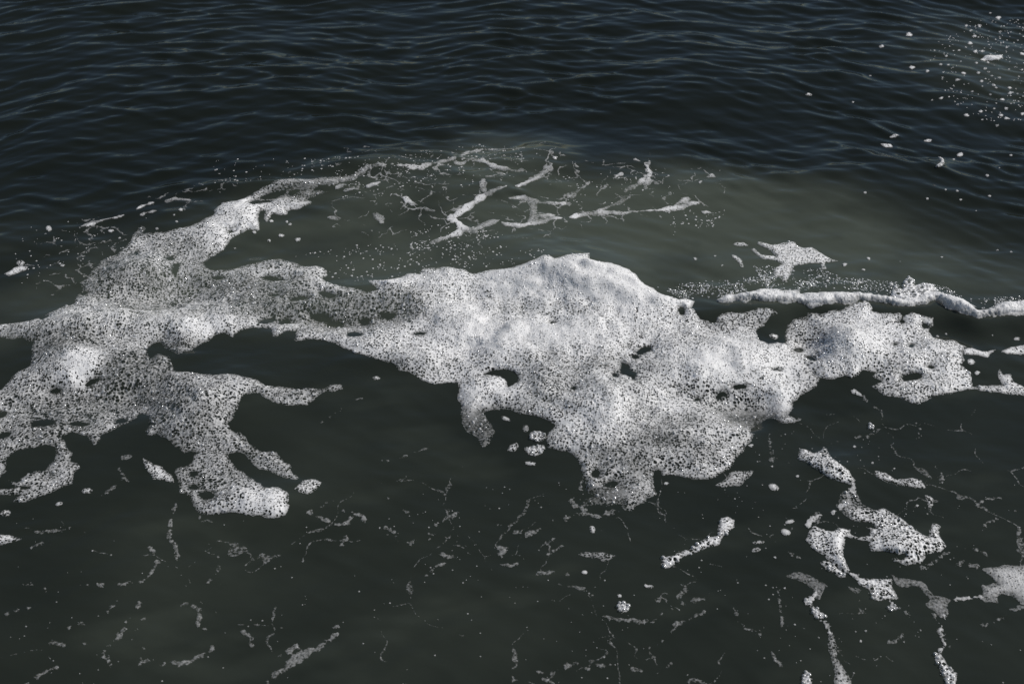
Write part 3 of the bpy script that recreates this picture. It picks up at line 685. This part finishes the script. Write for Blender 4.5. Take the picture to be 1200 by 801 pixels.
# ---- lacy streaks on the turbid swell (pixel x, pixel y, half width in pixels)
LACE = [
 ('long thin foam line arching over the far side of the swell', [[(416, 203, 2.5), (437, 191, 1.8), (467, 193, 1.4), (494, 195, 2.2), (516, 189, 2.4), (527, 186, 1.8), (550, 178, 1.6), (565, 174, 1.4), (595, 174, 1.2), (621, 173, 1.0)]], .5),
 ('forked foam streak branching under the arching line', [[(535, 190, 2), (550, 188, 3), (565, 187, 2), (584, 195, 2.4), (600, 199, 3), (612, 198, 2)], [(570, 206, 1), (587, 204, 2.2), (604, 200, 1.5)], [(548, 178, 1.5), (556, 186, 1.6)]], .6),
 ('thick branching foam streak crossing the swell like a vein', [[(650, 184, 2.5), (646, 192, 2.8), (640, 199, 2.4), (629, 208, 3.4), (614, 214, 2.8), (600, 217, 1.6), (587, 219, 1.8), (574, 224, 3), (562, 231, 3.2), (550, 240, 3.2), (536, 250, 3.4), (530, 255, 3)], [(566, 210, 2), (565, 218, 2.4), (569, 226, 2.4)], [(528, 252, 2), (537, 262, 4), (550, 268, 7), (564, 266, 6), (576, 260, 4), (585, 257, 2)], [(536, 272, 5), (520, 278, 3), (505, 283, 1.5)]], .9),
 ('foam streak sweeping from the vein along the swell to a pale tip', [[(585, 257, 2), (594, 263, 2.6), (606, 263, 3), (625, 261, 2.6), (655, 255, 2), (680, 251, 1.8), (706, 248, 2.4), (730, 249, 1.8), (752, 246, 1.6), (772, 246, 2)], [(772, 246, 2), (786, 243, 4.5), (800, 242, 4.2), (816, 238, 2)], [(815, 246, 1.2), (845, 251, 1.2)]], .9),
 ('Y-shaped foam bridge joining two streaks on the swell', [[(600, 231, 1), (616, 230, 1.4), (624, 235, 4.5), (626, 246, 4), (624, 256, 4), (620, 262, 2)], [(628, 236, 5), (642, 237, 3), (660, 237, 1)], [(636, 252, 3), (648, 250, 1.4)]], .55),
 ('hair-thin foam line rising to the crest of the swell', [[(835, 205, 1.4), (826, 207, 1), (818, 216, 1), (812, 225, 1.2), (802, 233, 1.4), (790, 240, 2)]], .6),
 ('hooked foam line high on the swell', [[(744, 186, 1.2), (752, 189, 1.6), (759, 195, 1.8), (762, 203, 1.6), (759, 211, 1.8), (757, 219, 1.0)], [(756, 205, 1), (753, 212, 1)]], .6),
 ('slanted foam dashes under the hooked line', [[(752, 211, 1), (742, 217, 1.6), (733, 223, 1.4)], [(722, 226, 1), (730, 233, 1.2), (715, 241, 1.2), (702, 246, 1)], [(727, 203, 1.2), (719, 208, 1.4)]], .5),
 ('bowed foam line below the arching line', [[(464, 227, 1.2), (474, 232, 1.8), (490, 240, 2), (503, 245, 1.6), (518, 248, 1.2)]], .65),
 ('faint curved foam thread over the turbid water', [[(385, 254, 1), (405, 257, 1), (422, 260, 1), (436, 269, .8)], [(440, 252, 1), (447, 256, 1.4), (444, 262, .8)]], .35),
 ('broken foam line running out beyond the ragged spread', [[(95, 264, 1), (118, 257, 1.2), (140, 253, 1.4), (155, 247, 1.2), (168, 240, 2.2), (178, 237, 1.8)], [(170, 249, 2), (185, 246, 1)], [(196, 234, 2.2), (207, 232, 2.6), (222, 234, 1.4)]], .7),
 ('white foam ledge along the edge of the trailing tail', [[(306, 242, 1.5), (322, 243, 2.2), (336, 241, 3), (350, 240, 2.6), (360, 236, 1.4)]], 1.0),
 ('curved ghost of foam by the trailing tail', [[(395, 218, 2), (412, 214, 2.6), (420, 216, 2)], [(430, 217, 1.5), (445, 213, 2)], [(405, 222, 1.5), (418, 220, 1.8)]], .55),
 ('row of thin slanting foam threads on the swell', [[(665, 231, .8), (680, 222, .8), (692, 212, .8)], [(690, 232, .8), (700, 226, 1), (712, 216, .7)], [(770, 214, .7), (764, 222, .7)], [(785, 226, 1), (775, 233, .8)]], .35),
]
for label, lines, cv in LACE:
    lines = [[(a, b, c * .98) for a, b, c in l] for l in lines]
    foam_thing('foam_streak', label, 'foam streak', lines=lines, group='lacy foam streaks on the swell', kind='stuff' if cv <= .55 or 'dashes' in label or 'hair' in label or 'broken' in label else None, h=0.0022, thick=0.0022, edge=0.006, lace=.02, cell=.010, cover=min(1.0, cv * 1.3), rough=0.6,
               breakup=(0.021, 0.045, -0.08), density=0.3, filmf=lambda X, Y: np.clip(.10 + .35 * fbm(X, Y, .12, 160, 2), 0, .3))

# ---- thin dim wisps drifting in the near water (broken, too fine to count bit by bit)
WISPS = [
 ('dim broken foam wisp curving down from the ragged arm', [[(207, 590, 1.2), (203, 600, 2), (199, 612, 2.2), (200, 630, 2), (206, 640, 3), (207, 655, 1.6)], [(176, 640, 1.4), (183, 648, 1.8), (183, 660, 2.4), (176, 672, 2.4), (166, 680, 2.6), (150, 682, 2), (130, 684, .8), (95, 684, .8)], [(145, 700, 1.8), (130, 710, 1.2), (122, 720, 1)]], .34),
 ('scattered dim foam chain under the ragged spread', [[(163, 700, 1.6), (160, 713, 2.2), (150, 722, 1.4), (146, 735, 1.8), (138, 745, 2), (128, 755, 1.2), (120, 765, 2.4), (128, 777, 3), (130, 788, 2)], [(98, 727, 1), (80, 735, .8)], [(168, 725, 1.6), (158, 737, 1.2), (155, 748, 1), (170, 760, 1.2)]], .34),
 ('dim foam wisp in a flat loop of pale bits', [[(166, 775, 3.4), (172, 772, 3), (185, 778, 1.6), (200, 775, 2), (214, 776, 2.6), (228, 772, 2.4), (240, 764, 3), (249, 758, 2.6)], [(205, 709, 1.6), (218, 708, 2.2), (232, 712, 2), (234, 720, 2.4), (232, 730, 2), (240, 736, 1.4)], [(285, 738, 2.6), (292, 745, 2), (295, 755, 2)]], .36),
 ('dim straggling foam threads out beyond the scattered dim foam chain', [[(110, 750, .8), (80, 757, 1), (64, 751, 1.8)], [(66, 780, 2), (50, 787, 1.6), (36, 796, 2.4), (25, 805, 1.4)], [(0, 720, 1), (20, 714, 1.2), (36, 710, .8)], [(15, 685, .8), (34, 684, 1.2), (58, 690, 1)]], .28),
 ('pale splash-shaped foam film in dark near water', [[(306, 805, 2), (320, 790, 3), (336, 780, 4), (348, 770, 7), (358, 764, 5), (372, 758, 2.4), (384, 748, 2.2), (395, 742, 2.4), (403, 739, 1.6)], [(395, 732, 2), (390, 740, 1.4)], [(325, 767, 1.4), (338, 762, 2), (350, 756, 2.6)]], .38),
 ('small dim foam splash beside the leaf-shaped patch', [[(362, 598, 2), (372, 604, 1.6), (384, 610, 3.2), (396, 614, 3), (404, 612, 5), (412, 606, 3)], [(414, 599, 2), (422, 604, 1.8), (431, 613, 1.6)], [(376, 592, 1.2), (386, 586, 1.4)], [(400, 636, 2), (406, 628, 1.2)], [(402, 597, 2.4), (404, 600, 1.5)]], .40),
 ('chain of dim foam bits in dark near water', [[(453, 618, 2.6), (461, 622, 3), (466, 634, 1.6), (480, 635, 1.6), (490, 631, 1)], [(497, 635, 1.2), (505, 630, 1.4)], [(515, 647, 1.6), (522, 651, 1.2), (532, 650, 1.4)], [(530, 638, 1), (545, 638, 1.6), (550, 648, 1)], [(500, 672, .8), (510, 664, 1.2), (522, 657, .8)]], .34),
 ('long faint foam thread in the dark bay', [[(374, 495, .8), (388, 487, 1), (400, 480, 1.2), (402, 476, .8)], [(412, 467, .8), (432, 466, .8)], [(430, 540, .8), (447, 539, 1.2), (470, 535, 1), (500, 524, .9)], [(446, 578, 1), (460, 588, 1.2), (480, 600, .8)], [(510, 614, .9), (528, 604, 1.4), (542, 596, 1)]], .26),
 ('faint combed foam streaks below the notch of the largest raft', [[(585, 660, 1), (600, 662, 1.2), (618, 652, 1.6), (630, 641, 1)], [(628, 672, 1), (640, 670, 1.6), (664, 671, 1.2)], [(638, 650, 1.6), (650, 644, 1.8), (662, 636, 1)], [(585, 640, 3), (592, 642, 4), (586, 650, 2)], [(640, 635, 1.4), (650, 629, 1.2)], [(605, 622, 2.4), (620, 624, 3), (632, 620, 1.6)], [(660, 607, 1.6), (672, 602, 2), (684, 600, 2.6)], [(640, 612, 1), (652, 606, 1)]], .36),
 ('faint foam arc beneath the round foam disc', [[(655, 684, 1), (672, 686, 1.6), (684, 690, 2), (692, 697, 1.6)], [(700, 720, 1), (722, 724, 1.2), (745, 726, 1.6), (765, 728, 1.6), (776, 718, 1), (792, 710, 1.4), (800, 705, 1)], [(790, 730, 1), (808, 724, 1.6), (825, 715, 1.2)], [(795, 700, 2), (803, 690, 2), (800, 684, 1.4)], [(815, 703, 2.4), (824, 700, 2), (828, 694, 1.4)], [(860, 710, 1.6), (864, 725, 1.4), (872, 733, 2.2), (885, 740, 1.8), (893, 743, 1.2)]], .30),
 ('dim scatter of torn foam scraps below the round foam disc', [[(630, 785, 1.4), (645, 788, 2), (660, 783, 2.4), (674, 776, 2), (690, 783, 2.6)], [(640, 795, 2), (652, 800, 2), (672, 806, 1.4)], [(700, 778, 1.6), (712, 778, 1.6)], [(743, 782, 3), (750, 785, 2)], [(765, 793, 1.8), (775, 786, 1.2), (787, 774, 1.2)], [(774, 751, 2.4), (782, 746, 1.6)], [(803, 790, 1), (815, 795, 1.4), (830, 802, 1.2)]], .32),
 ('dotted foam line crossing the dark near water to the pale film', [[(1040, 752, 1), (1052, 750, 1.2), (1060, 744, .8)], [(1145, 735, 1.4), (1158, 730, 1.6), (1170, 724, 1.4), (1185, 716, 1.4), (1200, 710, 1)], [(1140, 596, .6), (1155, 584, .8), (1172, 582, .8)], [(1150, 620, 1.2), (1157, 612, 1.4), (1175, 605, 1), (1200, 593, 1)], [(1094, 716, 1.4), (1098, 732, 1.6), (1103, 745, 2), (1112, 750, 3), (1114, 757, 2)], [(1055, 712, .8), (1068, 722, 1.2), (1078, 732, .8)]], .36),
 ('thin foam thread stretching between rafts over dark water', [[(932, 490, 1.2), (950, 488, 1), (962, 485, 1), (985, 483, .9)], [(978, 515, 1), (998, 512, 1.6), (1012, 511, 2), (1022, 508, 1.4)], [(1010, 462, .6), (1025, 475, .6), (1040, 490, .6)], [(900, 505, .8), (903, 525, 1), (906, 540, 1.2)], [(1070, 490, 1), (1078, 500, 1), (1076, 515, .8)], [(1097, 545, 1.2), (1104, 555, 1.6), (1104, 565, 1)]], .30),
 ('ghostly foam fragments swirling below the foam drip', [[(1080, 663, 1.2), (1096, 656, 2.4), (1108, 647, 1.6), (1118, 643, 1)], [(1136, 662, 2), (1150, 661, 1.8)], [(1138, 640, 1.4), (1150, 646, 1.6), (1162, 652, 1)], [(1130, 640, 1), (1128, 632, 1.2)], [(925, 648, 1.2), (935, 652, 2), (950, 653, 1.6)], [(997, 687, .9), (1002, 692, 1.2), (1008, 690, .8)], [(912, 690, 1), (915, 715, .8), (917, 740, .8)], [(905, 765, 1), (920, 785, 1)]], .34),
 ('pale bubbly links trailing between the scraps around the C-shaped patch', [[(1000, 567, 3), (1000, 575, 3.4)], [(998, 671, 2), (1010, 678, 2.6), (1022, 684, 2)], [(967, 727, 1.6), (972, 739, 2)], [(1118, 702, 2), (1135, 699, 1.8), (1148, 698, 2.4)], [(1106, 720, 2), (1101, 740, 1.8), (1108, 752, 2.4), (1099, 763, 2)], [(960, 690, 2), (950, 702, 1.8)], [(1044, 700, 2), (1046, 708, 1.6)], [(945, 615, 2), (950, 606, 2.4), (975, 600, 2), (990, 590, 2)]], .85),
 ('dim torn foam bits under the tip of the largest raft', [[(668, 585, 2), (680, 594, 3), (690, 602, 3), (702, 604, 3), (714, 600, 3), (722, 597, 2)], [(690, 540, 1.4), (684, 555, 1.6), (680, 570, 1.4)]], .42),
 ('faint foam haze strung along the bay of dark water', [[(118, 580, 1), (128, 572, 1.2), (134, 570, .8)], [(30, 618, 1), (42, 622, 1.2), (70, 620, 1), (88, 616, .8)], [(36, 640, 2), (48, 636, 1.6)], [(225, 600, .8), (240, 608, 1.6), (252, 611, 1.2)], [(140, 548, 2), (145, 560, 2), (155, 566, 1.4)], [(256, 650, .8), (257, 665, .8), (245, 682, .8)], [(232, 640, .8), (248, 648, 1), (258, 650, .8)]], .30),
]
for label, lines, cv in WISPS:
    lines = [[(a, b, c * .78) for a, b, c in l] for l in lines]
    foam_thing('foam_wisp', label, 'foam wisp', lines=lines, group='dim broken foam wisps', kind='stuff', h=0.0026, thick=0.0025, edge=0.006, lace=.05, cover=cv * .58 if cv < .6 else cv * .8, rough=0.9,
               breakup=(0.013, 0.015, 0.0), density=0.5)

# ---- single flecks floating on the rippled water (one object each)
FL = [(717,187),(743,175),(758,205),(780,192),(805,190),(775,133),(795,95),(835,47),(865,65),(897,177),(908,230),(905,258),(655,165),(630,188),(627,210),(650,240),(678,242),(695,252),
      (735,272),(738,285),(712,297),(756,317),(788,348),(740,366),(712,390),(652,365),(617,373),(745,430),(783,234),(827,233),(830,268),(840,283),(853,293),(803,303),(847,317),(858,327),(835,352),
      (858,371),(823,380),(908,327),(932,332),(910,347),(883,318),(913,388),(895,405),(875,430),(897,443),(862,468),(805,447),(943,285),(955,200),(957,425),(760,160),(745,95),(725,228),(668,208),
      (690,150),(700,205),(815,255),(870,290),(790,270),(925,300),(938,350),(950,310),(880,370),(850,405),(770,340),(800,415)]
r2 = np.random.default_rng(11)
def fleck(px, py, rx, ry, label, group, rot=0.0, lace=.2):
    n = 12
    a = np.arange(n) * 2 * math.pi / n
    w = 1 + 0.25 * r2.normal(size=n).clip(-1.2, 1.2)
    c, s = math.cos(math.radians(rot)), math.sin(math.radians(rot))
    pl = [(px + (rx * math.cos(t) * c - ry * math.sin(t) * s) * k, py + (rx * math.cos(t) * s + ry * math.sin(t) * c) * k) for t, k in zip(a, w)]
    foam_thing('foam_fleck', label, 'foam fleck', [pl], group=group, h=0.0022, thick=0.0032, edge=0.007, lace=lace, rough=0.2, cell=.008, lump=.2)
for fx_, fy_ in FL:
    s = float(np.clip(np.exp(r2.normal(0, .4)), .55, 1.9))
    fleck(900 + fx_ / 3.204, fy_ / 3.204, 1.75 * s, 1.0 * s, 'tiny white foam fleck in the loose shoal of flecks on rippled water', 'shoal of foam flecks', rot=r2.uniform(-15, 15))
fleck(1162, 67, 12, 3, 'largest, stretched white fleck inside the shoal of flecks', 'shoal of foam flecks', -8)
SOLO = [(1039, 170, 8, 2.4, 8, 'spindle-shaped white fleck on dark water apart from the shoal'), (1047, 159, 6.4, 2, -4, 'slim white fleck just beyond the spindle-shaped one'), (1088, 164, 6, 2.1, 4, 'slim white fleck beside the crescent, tail to one side'),
        (948, 110, 4, 1.9, 0, 'single oval fleck alone on dark rippled water'), (1065, 40, 3.6, 2.4, 0, 'paired round fleck on a glinting ripple'), (1033, 54, 2.8, 1.8, 10, 'small fleck near the paired one on rippled water'), (1087, 83, 2.6, 1.6, 0, 'dim bubble fleck between ripple lines')]
for px, py, rx, ry, rot, lab in SOLO:
    fleck(px, py, rx, ry, lab, 'lone foam flecks', rot)
foam_thing('foam_fleck', 'white crescent-shaped fleck curled on dark water', 'foam fleck', [[(1098, 183), (1102, 184), (1106, 187), (1107, 191), (1104, 195), (1099, 196), (1096, 195), (1101, 192), (1102, 188)]], group='lone foam flecks', h=.002, thick=.010, edge=.006, lace=.3, rough=.2, cell=.009)
for px, py in [(1157, 205), (1160, 229), (1108, 222), (1122, 223), (1126, 233), (1087, 232), (1014, 225), (1144, 246), (1185, 181), (1171, 196), (1125, 180), (1118, 186), (1185, 294), (1169, 292), (1104, 300), (1020, 88), (1069, 78), (1000, 119), (1053, 275), (1018, 302), (1012, 315), (1034, 301), (1055, 306), (990, 309)]:
    s = float(np.clip(np.exp(r2.normal(0, .35)), .6, 1.7))
    fleck(px, py, 2.1 * s, 1.3 * s, 'stray pinhead foam fleck on smooth dark water beyond the foam roll', 'stray pinhead flecks', 0)
for px, py in [(445, 617), (693, 622), (871, 643), (275, 290), (300, 262), (330, 275), (349, 280), (315, 281), (412, 322), (275, 268), (340, 262), (318, 258), (336, 259), (298, 271), (204, 251), (207, 259), (184, 267), (212, 245), (130, 270), (140, 278), (73, 310), (70, 308), (52, 328),
               (815, 302), (838, 299), (846, 310), (962, 323), (970, 328), (1008, 330), (905, 545), (886, 528), (880, 521), (835, 579), (795, 588), (781, 565), (792, 566), (757, 685), (739, 689), (726, 697), (685, 669), (1009, 750), (1015, 738), (920, 688), (909, 652), (935, 557), (1048, 548), (1023, 541), (1002, 522), (1075, 591), (1120, 447), (1146, 436), (1099, 393), (1109, 390), (1163, 392)]:
    s = float(np.clip(np.exp(r2.normal(0, .3)), .6, 1.6))
    fleck(px, py, 2.3 * s, 1.6 * s, 'stray foam crumb scattered on the water around the foam rafts', 'stray foam crumbs', 0)

# ---- hair-fine webs of foam between the streaks: nobody could count the threads
def web(name, label, poly, size, width, cover, seed, thr, h=0.0026, breakf=0.03):
    w = P(poly); lo, hi = w.min(0), w.max(0)
    X, Y = np.meshgrid(np.arange(lo[0], hi[0], h), np.arange(lo[1], hi[1], h))
    m = poly_sdf(X[::8, ::8], Y[::8, ::8], w)
    m = np.repeat(np.repeat(m, 8, 0), 8, 1)[:X.shape[0], :X.shape[1]]
    wx = X + size * (0.55 * fbm(X, Y, size * 1.1, seed, 3) + 0.10 * fbm(X, Y, size * .2, seed + 5, 2)); wy = Y + size * (0.55 * fbm(X, Y, size * 1.1, seed + 1, 3) + 0.10 * fbm(X, Y, size * .2, seed + 6, 2))
    f1, f2, _ = cells(wx, wy, size, seed + 2)
    d = width * (0.65 + 0.9 * fbm(X, Y, size * .35, seed + 3, 2)) - 0.5 * (f2 - f1)
    d = d + np.minimum(0, m) * 0.15 - 0.02 * np.maximum(0, thr - fbm(X, Y, size * 1.6, seed + 4, 3) - 0.25 * fbm(X, Y, breakf, seed + 8, 2)) + 0.0026 * fbm(X, Y, breakf, seed + 7, 3)
    z, keep, cov = foam_surface(X, Y, d, thick=0.0016, edge=0.005, lace=.02, cover=cover, h=h)
    me = foam_mesh(name, X, Y, z, keep, cov)
    if me is not None: link(name, me, label, 'foam threads', kind='stuff')
web('foam_web', 'hair-fine web of foam threads over the turbid swell', [(380, 215), (480, 180), (640, 165), (660, 190), (760, 182), (850, 205), (840, 245), (700, 262), (600, 285), (480, 292), (390, 262)], .13, .0036, .46, 700, -.30)
web('foam_web', 'wide-meshed web of thin foam threads between the streaks of the swell', [(390, 225), (500, 182), (640, 168), (660, 195), (760, 186), (840, 207), (820, 245), (700, 255), (600, 262), (470, 262)], .24, .0046, .55, 780, -.05)
web('foam_web', 'faint web of foam threads drifting in the dark near water under the ragged spread', [(-40, 600), (220, 600), (400, 580), (560, 540), (640, 560), (600, 820), (-60, 830)], .36, .0034, .16, 720, -.20)
web('foam_web', 'faint web of foam threads among the drifting foam scraps', [(600, 600), (700, 600), (900, 500), (1000, 480), (1260, 480), (1260, 830), (600, 830)], .28, .0032, .20, 740, -.16)
web('foam_web', 'thin torn web of foam beyond the trailing tail of the ragged spread', [(0, 330), (60, 250), (240, 215), (330, 185), (430, 170), (440, 186), (330, 206), (250, 240), (140, 290), (60, 345)], .09, .0045, .36, 760, .12)

# ---- fine spray of bubbles: uncountable
def scatter(n, polys, seed, rmin, rmax, clump=0.06, thr=0.0):
    g = np.random.default_rng(seed)
    pts = []
    for poly, share in polys:
        w = P(poly); lo, hi = w.min(0), w.max(0)
        need = int(n * share); got = 0
        for _ in range(60):
            c = lo + g.random((need * 2, 2)) * (hi - lo)
            ok = (poly_sdf(c[:, 0], c[:, 1], w) > 0) & (fbm(c[:, 0], c[:, 1], clump, 300 + seed, 3) > thr + g.normal(0, .35, len(c)))
            pts.append(c[ok][:need - got]); got += len(pts[-1])
            if got >= need: break
    pts = np.concatenate(pts)
    return pts, rmin * (rmax / rmin) ** (g.random(len(pts)) ** 2)
p_, r_ = scatter(1050, [([(330, 300), (420, 285), (500, 280), (640, 292), (620, 306), (500, 316), (430, 330), (390, 325), (360, 300)], .28), ([(480, 270), (520, 260), (600, 272), (560, 290), (480, 292)], .14), ([(390, 200), (560, 168), (640, 178), (620, 205), (500, 225), (400, 235)], .30),
                        ([(780, 245), (850, 245), (850, 258), (820, 275), (790, 280)], .06), ([(250, 180), (330, 185), (420, 180), (420, 198), (320, 208), (250, 228)], .08), ([(660, 205), (780, 195), (800, 225), (700, 245), (650, 240)], .07), ([(30, 260), (120, 255), (200, 240), (160, 290), (60, 330), (0, 335)], .07)], 3, .0016, .0052, thr=.15)
link('fine_bubbles', domes('fine_bubbles', p_, r_, MAT_FOAM, squash=.18, attr=.6), 'fine specks of bubbles strewn over the turbid swell', 'bubbles', kind='stuff')
p_, r_ = scatter(1500, [([(770, 335), (830, 328), (900, 322), (1000, 325), (1060, 330), (1050, 345), (950, 343), (850, 346), (800, 350)], .62), ([(1080, 330), (1110, 335), (1140, 350), (1200, 345), (1200, 355), (1150, 362), (1110, 350)], .18), ([(880, 310), (960, 312), (1000, 330), (900, 335)], .2)], 4, .0018, .0048, clump=.07, thr=.15)
link('froth_bubbles', domes('froth_bubbles', p_, r_, MAT_BUBBLE, squash=.55), 'glassy froth of bubbles in front of the foam roll', 'bubbles', kind='stuff')
p_, r_ = scatter(260, [([(1085, 60), (1130, 25), (1210, 20), (1210, 150), (1150, 145), (1110, 110)], 1.0)], 9, .0022, .0050, clump=.3, thr=-.1)
link('fine_bubbles', domes('fine_bubbles', p_, r_, MAT_FOAM, squash=.25, attr=.8), 'pinpoint bubbles strewn among the shoal of foam flecks', 'bubbles', kind='stuff')
p_, r_ = scatter(380, [([(560, 560), (860, 570), (1100, 640), (1200, 620), (1200, 801), (560, 801)], .5), ([(0, 600), (330, 610), (560, 560), (560, 801), (0, 801)], .32), ([(880, 500), (1010, 490), (1120, 540), (1200, 560), (1200, 640), (1100, 600), (930, 620), (840, 600)], .18)], 6, .0012, .0034, clump=.16, thr=.30)
link('drifting_specks', domes('drifting_specks', p_, r_, MAT_FOAM, squash=.2, attr=.32), 'dim specks of foam drifting over the dark near water', 'bubbles', kind='stuff')

# ---- larger clear bubbles riding on the rafts and the roll, parts of each
def ride(parent, X_, Y_, d_, z_, n, seed, rmin=.003, rmax=.0065):
    g = np.random.default_rng(seed)
    jy, jx = np.nonzero(d_ > 0.006)
    s = g.choice(len(jy), n * 4, replace=False)
    w = np.exp(-d_[jy[s], jx[s]] / 0.12) + 0.25
    s = s[g.random(len(s)) < w][:n]
    pts = np.stack([X_[jy[s], jx[s]], Y_[jy[s], jx[s]]], -1)
    zz = z_[jy[s], jx[s]] - water_z(pts[:, 0], pts[:, 1])
    r = rmin * (rmax / rmin) ** (g.random(len(pts)) ** 1.6)
    me = domes('bubbles', pts, r, MAT_BUBBLE, zoff=zz - 0.003, squash=.9, seg=8)
    link('bubbles', me, kind='stuff', parent=parent)
ride(RAFT_C, *RC, 500, 2)
_X, _Y, _D, _z, _l = RAFT_AB
_m = np.zeros(_X.shape, bool); _m[:-1, :-1] = _l
ride(RAFT_A, _X, _Y, np.where(_m, _D, -1), _z, 1100, 3)
ride(RAFT_B, _X, _Y, np.where(_m, -1, _D), _z, 1300, 4)
